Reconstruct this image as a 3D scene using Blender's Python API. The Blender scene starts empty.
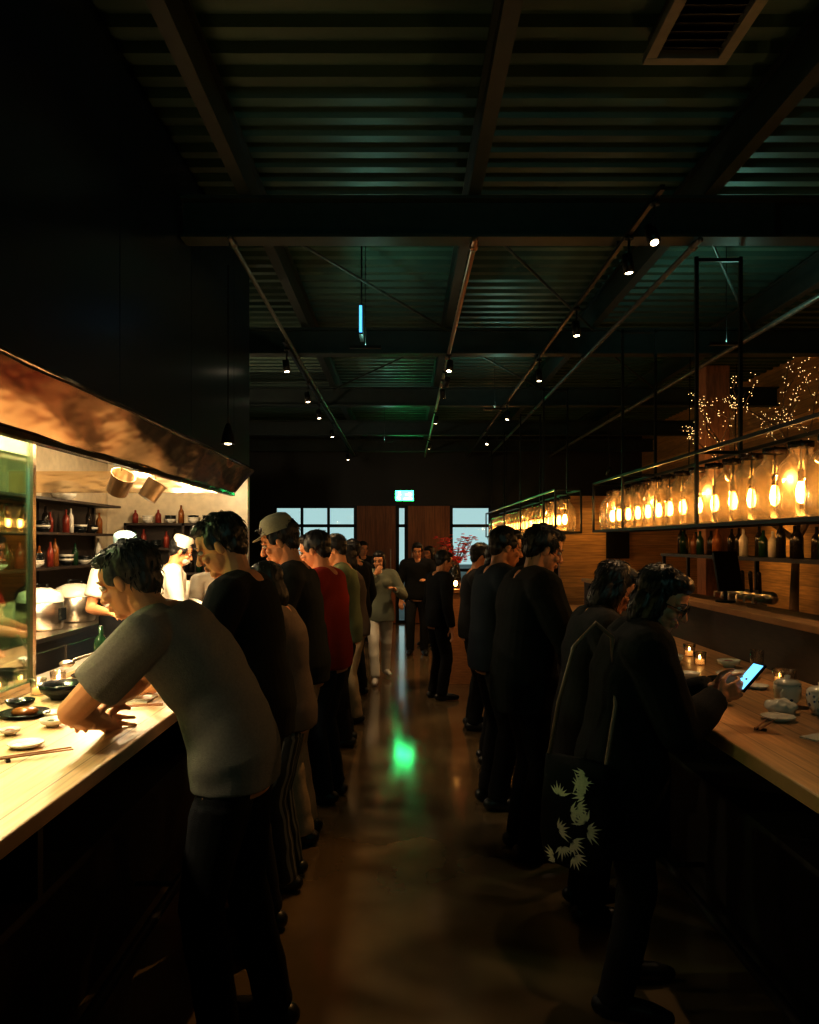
import bpy, math, random
from mathutils import Vector as V, Matrix, noise
R=random.Random(7)
scene=bpy.context.scene
pi=math.pi
# ------------------------------------------------------------------ materials
def mat(name,col,rough=.6,metal=0.,var=.15,nscale=12.,bump=0.,bscale=60.,emit=None,estr=0.,spec=.5,stretch=(1,1,1),coat=0.):
    m=bpy.data.materials.new(name); m.use_nodes=True
    nt=m.node_tree; b=nt.nodes['Principled BSDF']
    b.inputs['Roughness'].default_value=rough; b.inputs['Metallic'].default_value=metal
    b.inputs['Specular IOR Level'].default_value=spec
    b.inputs['Coat Weight'].default_value=coat; b.inputs['Coat Roughness'].default_value=.10
    tc=nt.nodes.new('ShaderNodeTexCoord'); mp=nt.nodes.new('ShaderNodeMapping'); mp.inputs['Scale'].default_value=stretch
    nt.links.new(tc.outputs['Object'],mp.inputs['Vector'])
    n=nt.nodes.new('ShaderNodeTexNoise'); n.inputs['Scale'].default_value=nscale; n.inputs['Detail'].default_value=4
    nt.links.new(mp.outputs['Vector'],n.inputs['Vector'])
    r=nt.nodes.new('ShaderNodeValToRGB')
    c=list(col)[:3]
    r.color_ramp.elements[0].position=.3; r.color_ramp.elements[1].position=.7
    r.color_ramp.elements[0].color=[max(0,x*(1-var)) for x in c]+[1]
    r.color_ramp.elements[1].color=[min(1,x*(1+var)) for x in c]+[1]
    nt.links.new(n.outputs['Fac'],r.inputs['Fac']); nt.links.new(r.outputs['Color'],b.inputs['Base Color'])
    if bump>0:
        n2=nt.nodes.new('ShaderNodeTexNoise'); n2.inputs['Scale'].default_value=bscale
        nt.links.new(mp.outputs['Vector'],n2.inputs['Vector'])
        bp=nt.nodes.new('ShaderNodeBump'); bp.inputs['Strength'].default_value=bump; bp.inputs['Distance'].default_value=.01
        nt.links.new(n2.outputs['Fac'],bp.inputs['Height']); nt.links.new(bp.outputs['Normal'],b.inputs['Normal'])
    if emit:
        b.inputs['Emission Color'].default_value=list(emit)+[1]; b.inputs['Emission Strength'].default_value=estr
    return m
def glassmat(name,tint=(.95,.97,.95),gl=.25,grough=.03,transl=0.):
    m=bpy.data.materials.new(name); m.use_nodes=True; nt=m.node_tree
    for n in list(nt.nodes): nt.nodes.remove(n)
    o=nt.nodes.new('ShaderNodeOutputMaterial'); t=nt.nodes.new('ShaderNodeBsdfTransparent'); g=nt.nodes.new('ShaderNodeBsdfGlossy')
    t.inputs['Color'].default_value=list(tint)+[1]; g.inputs['Roughness'].default_value=grough
    lw=nt.nodes.new('ShaderNodeLayerWeight'); lw.inputs['Blend'].default_value=gl
    mx=nt.nodes.new('ShaderNodeMixShader')
    nt.links.new(lw.outputs['Facing'],mx.inputs[0]); nt.links.new(t.outputs[0],mx.inputs[1]); nt.links.new(g.outputs[0],mx.inputs[2])
    out=mx
    if transl:
        tl=nt.nodes.new('ShaderNodeBsdfTranslucent'); tl.inputs['Color'].default_value=(1,.85,.6,1); m2=nt.nodes.new('ShaderNodeMixShader'); m2.inputs[0].default_value=transl
        nt.links.new(mx.outputs[0],m2.inputs[1]); nt.links.new(tl.outputs[0],m2.inputs[2]); out=m2
    nt.links.new(out.outputs[0],o.inputs[0])
    return m
def planks(name,col,axis=2,width=.14,rough=.5,dark=.5,grain=(1,1,1)):
    m=mat(name,col,rough,var=.3,nscale=6,stretch=grain)
    nt=m.node_tree; b=nt.nodes['Principled BSDF']
    tc=nt.nodes.new('ShaderNodeTexCoord'); sx=nt.nodes.new('ShaderNodeSeparateXYZ'); nt.links.new(tc.outputs['Object'],sx.inputs[0])
    d=nt.nodes.new('ShaderNodeMath'); d.operation='DIVIDE'; d.inputs[1].default_value=width; nt.links.new(sx.outputs[axis],d.inputs[0])
    fr=nt.nodes.new('ShaderNodeMath'); fr.operation='FRACT'; nt.links.new(d.outputs[0],fr.inputs[0])
    fl=nt.nodes.new('ShaderNodeMath'); fl.operation='FLOOR'; nt.links.new(d.outputs[0],fl.inputs[0])
    wn=nt.nodes.new('ShaderNodeTexWhiteNoise'); wn.noise_dimensions='1D'; nt.links.new(fl.outputs[0],wn.inputs['W'])
    gt=nt.nodes.new('ShaderNodeMath'); gt.operation='GREATER_THAN'; gt.inputs[1].default_value=.03; nt.links.new(fr.outputs[0],gt.inputs[0])
    mr=nt.nodes.new('ShaderNodeMapRange'); mr.inputs['To Min'].default_value=dark; mr.inputs['To Max'].default_value=1.; nt.links.new(wn.outputs['Value'],mr.inputs['Value'])
    g2=nt.nodes.new('ShaderNodeMapRange'); g2.inputs['To Min'].default_value=.45; nt.links.new(gt.outputs[0],g2.inputs['Value'])
    mu=nt.nodes.new('ShaderNodeMath'); mu.operation='MULTIPLY'; nt.links.new(mr.outputs[0],mu.inputs[0]); nt.links.new(g2.outputs[0],mu.inputs[1])
    src=b.inputs['Base Color'].links[0].from_socket
    vm=nt.nodes.new('ShaderNodeVectorMath'); vm.operation='SCALE'; nt.links.new(src,vm.inputs[0]); nt.links.new(mu.outputs[0],vm.inputs['Scale'])
    nt.links.new(vm.outputs[0],b.inputs['Base Color'])
    return m
def stripes(name,c1,c2,scale,axis='X'):
    m=mat(name,c1,.8); nt=m.node_tree; b=nt.nodes['Principled BSDF']
    w=nt.nodes.new('ShaderNodeTexWave'); w.inputs['Scale'].default_value=scale; w.bands_direction=axis
    tc=nt.nodes.new('ShaderNodeTexCoord'); nt.links.new(tc.outputs['Object'],w.inputs['Vector'])
    r=nt.nodes.new('ShaderNodeValToRGB'); r.color_ramp.elements[0].position=.6; r.color_ramp.elements[1].position=.75
    r.color_ramp.elements[0].color=list(c1)+[1]; r.color_ramp.elements[1].color=list(c2)+[1]
    nt.links.new(w.outputs['Color'],r.inputs[0]); nt.links.new(r.outputs[0],b.inputs['Base Color']); return m
# ------------------------------------------------------------------ mesh builder
class MB:
    def __init__(s): s.v=[];s.f=[];s.m=[];s.sm=[]
    def add(s,vs,fs,m=0,sm=False):
        o=len(s.v); s.v+=[tuple(x) for x in vs]
        for f in fs: s.f.append([i+o for i in f]); s.m.append(m); s.sm.append(sm)
        return s
    def box(s,x0,x1,y0,y1,z0,z1,m=0):
        vs=[(x,y,z) for z in(z0,z1) for y in(y0,y1) for x in(x0,x1)]
        return s.add(vs,[(0,2,3,1),(4,5,7,6),(0,1,5,4),(2,6,7,3),(0,4,6,2),(1,3,7,5)],m)
    def obox(s,c,size,M=None,m=0):
        M=M or Matrix.Identity(3); c=V(c)
        vs=[c+M@V((x*size[0]/2,y*size[1]/2,z*size[2]/2)) for z in(-1,1) for y in(-1,1) for x in(-1,1)]
        return s.add(vs,[(0,2,3,1),(4,5,7,6),(0,1,5,4),(2,6,7,3),(0,4,6,2),(1,3,7,5)],m)
    def loft(s,rings,m=0,sm=True,cap=True):
        n=len(rings[0]); vs=[p for r in rings for p in r]; fs=[]
        for i in range(len(rings)-1):
            for j in range(n):
                k=(j+1)%n; fs.append((i*n+j,i*n+k,(i+1)*n+k,(i+1)*n+j))
        if cap:
            fs.append(tuple(range(n-1,-1,-1))); fs.append(tuple((len(rings)-1)*n+j for j in range(n)))
        return s.add(vs,fs,m,sm)
    def limb(s,pts,rads,seg=12,re=(True,True),m=0):
        pts=[V(p) for p in pts]; rings=[]; n=None
        for i,p in enumerate(pts):
            if i==0: t=pts[1]-p
            elif i==len(pts)-1: t=p-pts[i-1]
            else: t=(pts[i+1]-p).normalized()+(p-pts[i-1]).normalized()
            if t.length<1e-7: t=V((0,0,1))
            t.normalize()
            if n is None:
                n=V((1,0,0)) if abs(t.x)<.8 else V((0,1,0))
            n=(n-t*n.dot(t)).normalized(); b=t.cross(n)
            r=rads[i]
            def ring(c,rr): return [c+(n*math.cos(2*pi*j/seg)+b*math.sin(2*pi*j/seg))*rr for j in range(seg)]
            if i==0 and re[0]:
                for a in (.25,.6,1.0,1.3): rings.append(ring(p-t*r*math.cos(a),r*math.sin(a)))
            rings.append(ring(p,r))
            if i==len(pts)-1 and re[1]:
                for a in (1.3,1.0,.6,.25): rings.append(ring(p+t*r*math.cos(a),r*math.sin(a)))
        return s.loft(rings,m)
    def ell(s,c,r,M=None,m=0,seg=16,nr=10):
        c=V(c); M=M or Matrix.Identity(3); rings=[]
        for i in range(1,nr):
            a=pi*i/nr
            rings.append([c+M@V((r[0]*math.sin(a)*math.cos(2*pi*j/seg),r[1]*math.sin(a)*math.sin(2*pi*j/seg),-r[2]*math.cos(a))) for j in range(seg)])
        return s.loft(rings,m)
    def lathe(s,prof,c=(0,0,0),seg=24,m=0,cap=False,M=None):
        c=V(c); M=M or Matrix.Identity(3)
        return s.loft([[c+M@V((r*math.cos(2*pi*j/seg),r*math.sin(2*pi*j/seg),z)) for j in range(seg)] for r,z in prof],m,True,cap)
    def build(s,name,mats,parent=None,bevel=0,loc=None):
        me=bpy.data.meshes.new(name); me.from_pydata(s.v,[],s.f)
        if not isinstance(mats,(list,tuple)): mats=[mats]
        for x in mats: me.materials.append(x)
        me.polygons.foreach_set('material_index',s.m); me.polygons.foreach_set('use_smooth',s.sm); me.update()
        ob=bpy.data.objects.new(name,me); scene.collection.objects.link(ob)
        if parent: ob.parent=parent
        if loc: ob.location=loc
        if bevel:
            b=ob.modifiers.new('bevel','BEVEL'); b.width=bevel; b.segments=2; b.limit_method='ANGLE'
        return ob
def empty(name,loc=(0,0,0),rot=0):
    e=bpy.data.objects.new(name,None); scene.collection.objects.link(e); e.location=loc; e.rotation_euler=(0,0,rot); e.empty_display_size=.1; return e
def remesh(mb,name,mats,parent,vox,smooth=3,disp=None):
    ob=mb.build(name,mats,parent)
    r=ob.modifiers.new('r','REMESH'); r.mode='VOXEL'; r.voxel_size=vox; r.use_smooth_shade=True
    sm=ob.modifiers.new('s','SMOOTH'); sm.factor=.5; sm.iterations=smooth
    dg=bpy.context.evaluated_depsgraph_get()
    me=bpy.data.meshes.new_from_object(ob.evaluated_get(dg)); ob.modifiers.clear(); old=ob.data; ob.data=me; bpy.data.meshes.remove(old)
    if len(me.materials)==0:
        for x in (mats if isinstance(mats,(list,tuple)) else [mats]): me.materials.append(x)
    if disp:
        nn=[v.normal.copy() for v in me.vertices]
        for v,n in zip(me.vertices,nn): v.co=disp(v.co,n)
    me.polygons.foreach_set('use_smooth',[True]*len(me.polygons)); me.update()
    return ob
# ------------------------------------------------------------------ people
skin=mat('skin',(.56,.27,.13),.5,var=.08,bump=.1,bscale=90)
hairm=mat('hair_black',(.010,.009,.009),.42,var=.4,nscale=60)
hair_g=mat('hair_greying',(.030,.027,.025),.5,var=.6,nscale=80)
eyew=mat('eye_white',(.6,.58,.54),.3,var=.02); eyeb=mat('eye_iris',(.01,.008,.006),.2,var=.1); lipm=mat('lips',(.38,.12,.09),.45,var=.05)
def fabric(n,c,v=.1): return mat('fabric_'+n,c,.9,var=v,nscale=120,bump=.25,bscale=250,spec=.2)
F_grey=fabric('heather_grey',(.19,.175,.145),.12); F_black=fabric('black',(.009,.009,.010)); F_dark=fabric('charcoal',(.018,.018,.019)); F_navy=fabric('navy',(.013,.018,.026))
F_red=fabric('red',(.38,.035,.018)); F_khaki=fabric('khaki',(.45,.33,.19)); F_white=fabric('white',(.64,.60,.53),.05); F_green=fabric('olive',(.15,.18,.09))
F_taupe=fabric('taupe',(.12,.09,.068)); F_stripe=stripes('fabric_striped',(.012,.012,.012),(.16,.15,.12),12,'X'); F_teal=fabric('grey_green',(.17,.18,.13))
shoe_b=mat('shoe_black',(.012,.012,.012),.4); shoe_w=mat('shoe_white',(.55,.53,.5),.5)
black_metal=mat('black_metal',(.012,.013,.013),.4,.6,var=.2)
F_cap=fabric('cap_grey',(.24,.25,.19)); F_blue=fabric('cap_blue',(.22,.33,.38))
def ik(A,T,l1,l2,pole):
    d=T-A; L=d.length; mx=(l1+l2)*.995
    if L>mx: T=A+d*(mx/L); d=T-A; L=mx
    u=d.normalized(); a=(l1*l1-l2*l2+L*L)/(2*L); h=math.sqrt(max(0,l1*l1-a*a))
    p=V(pole); p=(p-u*p.dot(u)).normalized()
    return A+u*a+p*h, T
def hand(mb,W,d,s,side,sc,curl=.35,m=0):
    d=d.normalized(); s=(s-d*s.dot(d)).normalized(); n=d.cross(s)*side
    L=[.076,.086,.080,.062]
    mb.limb([W-d*.02,W+d*.02*sc],[.026*sc,.024*sc],10)
    for i in range(4):
        o=s*((1.5-i)*.0195*sc)
        K=W+d*(.088-.004*abs(i-1))*sc+o
        mb.limb([W+d*.012*sc+o*.55,K],[.015*sc,.0112*sc],8)
        a=curl*.7; p=K
        for k,fr in enumerate((.45,.30,.25)):
            dr=d*math.cos(a)+n*math.sin(a)+s*((1.5-i)*.05)
            q=p+dr.normalized()*L[i]*fr*sc
            mb.limb([p,q],[(.0092-.0009*k)*sc,(.0085-.0009*k)*sc],8); p=q; a+=curl*1.1
    tb=W+d*.022*sc+s*.022*sc; d1=(d*.62+s*.7+n*.35).normalized(); t1=tb+d1*.045*sc; d2=(d*.85+s*.25+n*.4).normalized()
    mb.limb([tb,t1],[.015*sc,.0115*sc],8); t2=t1+d2*.032*sc; mb.limb([t1,t2],[.0108*sc,.0095*sc],8); mb.limb([t2,t2+(d*.9+n*.3).normalized()*.024*sc],[.0095*sc,.0075*sc],8)
PM=[(-.065,.080,.058),(-.03,.094,.066),(0,.098,.069),(.06,.090,.064),(.12,.084,.060),(.19,.095,.066),(.245,.102,.062),(.278,.083,.052),(.305,.045,.038)]
PF=[(-.065,.084,.060),(-.03,.100,.070),(0,.101,.071),(.06,.085,.062),(.12,.073,.054),(.19,.084,.064),(.245,.089,.056),(.278,.070,.046),(.305,.038,.034)]
def person(name,loc,heading,H=1.72,sex='m',lean=.1,hp=.2,hy=0.,wL=None,wR=None,eL=None,eR=None,pL=(-.6,-.5,-.6),pR=(.6,-.5,-.6),
           fL=(-.1,0),fR=(.1,0),top=F_black,bottom=F_dark,sleeve='short',hem=.05,hair='short',hm=None,shoes=shoe_b,sk=skin,near=False,curl=.35,apron=None,hat=None,build=1.,handdir=None,thumbup=False,glasses=False,seed=0,fat=1.0,baggy=1.0,skirt=None,foldamp=.006):
    E=empty(name,loc,heading); k=H/1.75; prof=PM if sex=='m' else PF
    N=40; Ps=[];p=V((0,0,.53*H)); S1=.305
    for i in range(N+1):
        s=S1*i/N; a=lean*(.35+.95*s/S1)
        Ps.append((s,p.copy(),a)); p=p+V((0,math.sin(a),math.cos(a)))*(S1/N*H)
    def at(s):
        if s<=0: return V((0,0,.53*H+s*H)),lean*.35*max(0,1+s/.06)
        i=min(N,int(round(s/S1*N))); return Ps[i][1],Ps[i][2]
    def torso(mb,ex=0.,h=None,top_s=.305,seg=28,flare=0):
        rows=[]
        P=[q for q in prof if q[0]<=top_s]
        if h is not None: P=[(-h,prof[1][1]*(1+flare),prof[1][2]*(1+flare)),(-h*.5-.0,prof[1][1]*(1.01+flare*.5),prof[1][2]*(1.01+flare*.5))]+[q for q in P if q[0]>=0]
        D=[]
        for i in range(len(P)-1):
            for t in (0,.33,.66): D.append(tuple(P[i][j]*(1-t)+P[i+1][j]*t for j in range(3)))
        D.append(P[-1])
        for s,rx,ry in D:
            c,a=at(s); f=V((0,math.cos(a),-math.sin(a))); X=V((1,0,0))
            rx=rx*H*build+ex; ry=ry*H*build*fat+ex; ring=[]
            for j in range(seg):
                t=2*pi*j/seg; cx=math.cos(t); sy=math.sin(t); e=.87
                ring.append(c+X*rx*math.copysign(abs(cx)**e,cx)+f*(ry*math.copysign(abs(sy)**e,sy)))
            rows.append(ring)
        mb.loft(rows)
        if sex=='f' and top_s>.2:
            c,a=at(.205); f=V((0,math.cos(a),-math.sin(a)))
            for q in(-1,1): mb.ell(c+V((q*.045*H,0,0))+f*.042*H,((.036*H+ex*.6),)*3)
    C,aC=at(.285); uC=V((0,math.sin(aC),math.cos(aC)))
    sw=(.108 if sex=='m' else .093)*H*build
    SJ={-1:C+V((-sw,0,0))-uC*.022*H,1:C+V((sw,0,0))-uC*.022*H}
    l1=.172*H; l2=.148*H; EL={};WR={}
    for q,w,e,pl in((-1,wL,eL,pL),(1,wR,eR,pR)):
        if w is None: w=V((q*(sw+.06),.03+SJ[q].y*.9,SJ[q].z-.31*H))
        w=V(w)
        if e is not None:
            e=V(e); e=SJ[q]+(e-SJ[q]).normalized()*l1; w=e+(w-e).normalized()*l2
        else: e,w=ik(SJ[q],w,l1,l2,pl)
        EL[q]=e; WR[q]=w
    HJ={q:V((q*.05*H,0,.515*H)) for q in(-1,1)}; KN={};AN={}
    for q,f in((-1,fL),(1,fR)):
        fz=f[2] if len(f)>2 else 0
        KN[q],AN[q]=ik(HJ[q],V((f[0],f[1],.045*H+fz)),.245*H,.232*H,(q*.15,1,0))
    an=aC*.6+.12; Nk=C+V((0,math.sin(an),math.cos(an)))*.055*H
    MR=Matrix.Rotation(-hy,3,'Z')@Matrix.Rotation(-hp,3,'X')
    hc=Nk+MR@V((0,.026,.07))*k
    hs=k*.99
    def h(p): return hc+MR@(V(p)*hs)
    body=MB(); torso(body)
    for q in(-1,1):
        body.limb([C+V((q*.035*H,0,0))-uC*.02*H,SJ[q]],[.045*H,.036*H])
        e=EL[q];w=WR[q];a=SJ[q]
        g=1. if sex=='m' else .85
        body.limb([a,a.lerp(e,.35),e],[.035*H*g,.031*H*g,.0235*H*g]); body.limb([e,e.lerp(w,.3),w],[.0235*H*g,.0255*H*g,.0155*H*g])
        d=(w-e).normalized()
        if handdir is not None and handdir[0 if q<0 else 1] is not None: d=V(handdir[0 if q<0 else 1]).normalized()
        th=V((0,0,1)) if thumbup else V((-q,0.,.3))
        if abs(th.normalized().dot(d))>.9: th=V((0,1,.2)) if abs(d.y)<.7 else V((-q,0,0))
        nn=d.cross((th-d*th.dot(d)).normalized()); sd=1
        tgt=V((-q,0,0)) if thumbup or d.z<-.8 else V((0,0,-1))
        if nn.dot(tgt)<0: sd=-1
        hand(body,w,d,th,sd,k*(1. if sex=='m' else .9),curl)
        body.limb([HJ[q],HJ[q].lerp(KN[q],.4),KN[q]],[.05*H,.046*H,.031*H]); body.limb([KN[q],KN[q].lerp(AN[q],.35),AN[q]],[.031*H,.033*H,.021*H])
    body.limb([C-uC*.03*H,Nk,h((0,-.03,-.03))],[.036*H,.031*H,.033*H] if sex=='m' else [.03*H,.026*H,.03*H])
    body.ell(h((0,-.012,.03)),[x*hs for x in(.075,.093,.086)],MR); body.ell(h((0,.02,-.04)),[x*hs for x in(.058,.064,.070)],MR)
    body.ell(h((0,.058,-.092)),[x*hs for x in(.027,.024,.020)],MR)
    body.ell(h((0,.055,.04)),[x*hs for x in(.055,.032,.04)],MR)
    body.limb([h((0,.083,.012)),h((0,.107,-.032))],[.009*hs,.0125*hs],8)
    for q in(-1,1):
        body.ell(h((q*.011,.098,-.036)),[.009*hs]*3,MR,seg=8,nr=6)
        body.limb([h((q*.012,.083,.022)),h((q*.045,.070,.022))],[.011*hs,.010*hs],8)
        body.ell(h((q*.040,.062,-.030)),[x*hs for x in(.021,.020,.018)],MR)
        body.ell(h((q*.079,-.010,-.010)),[x*hs for x in(.009,.017,.030)],MR@Matrix.Rotation(-.25,3,'X'),seg=10,nr=8)
    body.limb([h((-.020,.084,-.060)),h((.020,.084,-.060))],[.0075*hs,.0075*hs],8)
    body.limb([h((-.017,.083,-.070)),h((.017,.083,-.070))],[.0078*hs,.0078*hs],8)
    remesh(body,'body',[sk],E,.0042 if near else .008,2)
    fc=MB()
    for q in(-1,1):
        fc.ell(h((q*.030,.0765,.002)),[.0125*hs,.010*hs,.0085*hs],MR,m=0,seg=10,nr=8); fc.ell(h((q*.030,.0845,.000)),[.005*hs,.003*hs,.0055*hs],MR,m=1,seg=8,nr=6)
        fc.limb([h((q*.016,.0865,.0085)),h((q*.030,.088,.0105)),h((q*.044,.082,.007))],[.002*hs]*3,6,m=1)
        fc.limb([h((q*.014,.093,.024)),h((q*.032,.0895,.029)),h((q*.050,.077,.024))],[.003*hs,.0035*hs,.002*hs],6,m=3)
    fc.limb([h((-.021,.0885,-.061)),h((0,.0925,-.0595)),h((.021,.0885,-.061))],[.003*hs,.0045*hs,.003*hs],6,m=2)
    fc.limb([h((-.018,.0885,-.069)),h((0,.0920,-.070)),h((.018,.0885,-.069))],[.003*hs,.005*hs,.003*hs],6,m=2)
    if glasses:
        for q in(-1,1):
            pts=[h((q*.032+.022*math.cos(t),.1,.0+.018*math.sin(t))) for t in [2*pi*i/12 for i in range(13)]]
            fc.limb(pts,[.0022]*13,6,m=1); fc.limb([h((q*.054,.1,.005)),h((q*.082,.0,.005))],[.002]*2,6,m=1)
        fc.limb([h((-.010,.1,.004)),h((.010,.1,.004))],[.002]*2,6,m=1)
    hmt=hm or hairm
    fc.build('face',[eyew,eyeb,lipm,hmt],E)
    if hair!='none':
        hb=MB(); rr=random.Random(seed+3)
        shells=[((0,-.026,.045),(.083,.098,.090)),((0,-.058,-.012),(.066,.050,.062))]
        if hair in('short','bangs'):
            shells.append(((0,.030,.088),(.066,.058,.034)))
            for q in(-1,1): shells.append(((q*.071,.012,.025),(.013,.03,.035)))
        if hair=='bangs' : shells.append(((0,.060,.070),(.060,.030,.035)))
        if hair in('bob','long'):
            shells+=[((0,-.045,-.045),(.090,.066,.105)),((0,.03,.085),(.07,.06,.04))]
            for q in(-1,1): shells.append(((q*.074,.0,-.035),(.020,.034,.085)))
        if hair=='long': shells+=[((0,-.060,-.13),(.085,.045,.12))]
        for c,r in shells: hb.ell(h(c),[x*hs for x in r],MR,seg=20,nr=12)
        def hd(co,n):
            q=MR.transposed()@(co-hc)
            s=noise.noise(V((q.x*110,q.y*60,q.z*18))+V((seed,0,0)))
            return co+n*(s*.0035+noise.noise(co*24)*.003)
        remesh(hb,'hair',[hmt],E,.0035 if near else .007,2,hd)
        lk=MB(); crown=V((.01,-.05,.13))
        for i in range(520 if near else 120):
            c,r=shells[rr.choice([0,0,0,1,len(shells)-1,min(2,len(shells)-1)])]; c=V(c)
            u=V((rr.gauss(0,1),rr.gauss(0,1),rr.gauss(.3,1))).normalized()
            p=c+V((u.x*r[0],u.y*r[1],u.z*r[2]))
            if p.y>.04 and p.z<.075: continue
            nrm=V((u.x/r[0],u.y/r[1],u.z/r[2])).normalized()
            d=(p-crown); d=(d-nrm*d.dot(nrm))
            if d.length<.01: d=V((rr.random()-.5,rr.random()-.5,0))
            d=(d.normalized()+V((rr.gauss(0,.15),rr.gauss(0,.15),rr.gauss(0,.1)))).normalized()
            L=rr.uniform(.016,.034)
            lk.limb([h(p-nrm*.002),h(p+nrm*.0022+d*L*.5),h(p+d*L-nrm*.001)],[.0024*hs,.0020*hs,.0005],4,(False,False))
        lk.build('hair_locks',[hmt],E)
    if hat:
        hb=MB()
        if hat[0]=='cap':
            prof_=[(.092,-.0),(.093,.03),(.088,.06),(.072,.085),(.04,.098),(.005,.101)]
            hb.lathe([(r*hs,z*hs) for r,z in prof_],h((0,-.015,.055)),24,M=MR)
            br=[]
            for t in [i*pi/10 for i in range(11)]: br.append(h((.075*math.cos(t),.05+.085*math.sin(t),.062-.012*math.sin(t))))
            lo=[p-MR@V((0,0,.005)) for p in br]; n=len(br)
            hb.add(br+lo,[tuple(range(n)),tuple(range(2*n-1,n-1,-1))]+[(i,i+n,i+n+1,i+1) for i in range(n-1)])
        else:
            prof_=[(.088,-.012),(.091,.03),(.094,.055),(.090,.085),(.07,.1),(.005,.104)]
            hb.lathe([(r*hs,z*hs) for r,z in prof_],h((0,-.015,.05)),24,M=MR)
        hb.build('hat',[hat[1]],E)
        if hat[0]!='cap':
            mk=MB(); mk.ell(h((0,.052,-.06)),[x*hs for x in(.052,.052,.042)],MR); mk.build('face_mask',[F_white],E)
    def fold(amp,sc):
        def f(co,n):
            w=noise.noise(V((co.x*5,co.y*5,co.z*7))*sc+V((seed*3,1,2)))
            t=co.z*.8+co.y*.6
            w2=noise.noise(V((co.x*5,(co.y*.8-co.z*.6)*4,t*11))*sc+V((seed,5,0)))
            return co+n*(amp*.5+w*amp*.6+w2*amp*1.1)
        return f
    sh=MB(); ex=.013*baggy; torso(sh,ex+.003,hem,.29)
    for q in(-1,1):
        a=SJ[q];e=EL[q];w=WR[q]
        sh.limb([C+V((q*.035*H,0,0))-uC*.02*H,a],[.045*H+ex,.037*H+ex])
        if sleeve=='short': sh.limb([a,a.lerp(e,.4),a.lerp(e,.68)],[.037*H+ex*.9,.036*H+ex*.9,.036*H+ex],14,(True,False))
        else:
            sh.limb([a,a.lerp(e,.5),e],[.037*H+ex*.9,.033*H+ex*.8,.029*H+ex*.6]); sh.limb([e,e.lerp(w,.4),e.lerp(w,.93)],[.029*H+ex*.6,.028*H+ex*.5,.022*H+ex*.3],14,(True,False))
    remesh(sh,'shirt',[top],E,.006 if near else .011,5,fold(foldamp,1.3))
    tr=MB(); torso(tr,-.002,None,.0)
    for q in(-1,1):
        hj,kn,a=HJ[q],KN[q],AN[q]
        tr.limb([hj-V((0,0,.03)),hj.lerp(kn,.4),kn,kn.lerp(a,.4),a+(a-kn).normalized()*.015],[.050*H,.050*H,.039*H,.038*H,.034*H],16,(True,False))
    remesh(tr,'trousers',[bottom],E,.008 if near else .012,3,lambda co,n,F=fold(.005,1.5): F(co,n) if co.z<.46*H else co)
    if skirt:
        kb=MB(); rows=[]
        for s,rx,ry in((.06,.092,.068),(0,.108,.08),(-.08,.118,.09),(-.17,.125,.095),(-.25,.13,.1)):
            c=V((0,0,.53*H+s*H)); rows.append([c+V((rx*H*math.cos(2*pi*j/32)*(1+.03*math.sin(j*2)),ry*H*math.sin(2*pi*j/32)*(1+.03*math.sin(j*2)),0)) for j in range(32)])
        kb.loft(rows); kb.build('skirt',[skirt],E)
    if apron:
        kb=MB(); rows=[]
        for s in (.22,.12,.05,0,-.08,-.16,-.25):
            c,a=at(s) if s>0 else (V((0,0,.53*H+s*H)),0)
            rx=(.105*H+.02) if s<.1 else .07*H; row=[]
            for j in range(13):
                t=pi*(.08+.84*j/12); row.append(c+V((rx*math.cos(t),(.075*H+.025)*math.sin(t)**.8,0)))
            rows.append(row)
        n=13; kb.add([p for r in rows for p in r],[(i*n+j,i*n+j+1,(i+1)*n+j+1,(i+1)*n+j) for i in range(len(rows)-1) for j in range(n-1)],0,True)
        ob=kb.build('apron',[apron],E); so=ob.modifiers.new('s','SOLIDIFY'); so.thickness=.006
    sb=MB()
    for q,f in((-1,fL),(1,fR)):
        A=AN[q]; z0=f[2] if len(f)>2 else 0; o=V((q*.18,1,0)).normalized(); base=V((A.x,A.y,z0))
        sb.limb([base-o*.05*k+V((0,0,.042)),base+o*.05*k+V((0,0,.042)),base+o*.13*k+V((0,0,.036)),base+o*.185*k+V((0,0,.030))],[.040*k,.043*k,.040*k,.028*k]); sb.limb([base+V((0,0,.05)),base+V((0,0,.10))],[.042*k,.038*k])
    remesh(sb,'shoes',[shoes],E,.006 if near else .01,2,lambda co,n: V((co.x,co.y,max(co.z,0.002))))
    return E,WR,h,SJ
L90=pi/2
# left row facing the kitchen counter (-X)
person('man_in_grey_tshirt',(-.555,2.60,0),L90-.08,1.80,lean=.70,hp=.36,hy=.1,eL=(-.25,.52,1.05),wL=(.02,.46,1.045),eR=(.25,.50,1.08),wR=(-.06,.44,1.12),
       top=F_grey,bottom=F_black,hair='short',hm=hair_g,near=True,curl=.6,fL=(-.10,.02),fR=(.11,-.10),seed=1,fat=1.02,baggy=.9,hem=.05,foldamp=.006)
person('man_in_black_tshirt',(-.60,3.28,0),L90-.1,1.83,lean=.22,hp=.40,hy=-.1,wL=(-.14,.40,1.07),wR=(.1,.42,1.06),top=F_black,bottom=F_dark,hair='short',near=True,seed=2,hem=.06)
person('woman_in_taupe_shirt',(-.56,3.82,0),L90,1.60,'f',lean=.16,hp=.35,wL=(-.12,.36,1.08),wR=(.1,.36,1.06),top=F_taupe,bottom=F_stripe,hair='bob',seed=3,baggy=1.4)
person('man_with_cap',(-.56,4.40,0),L90,1.84,lean=.16,hp=.35,wL=(-.12,.36,1.06),wR=(.1,.36,1.06),top=F_dark,bottom=F_khaki,hair='short',hat=('cap',F_cap),seed=4,near=True)
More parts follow.
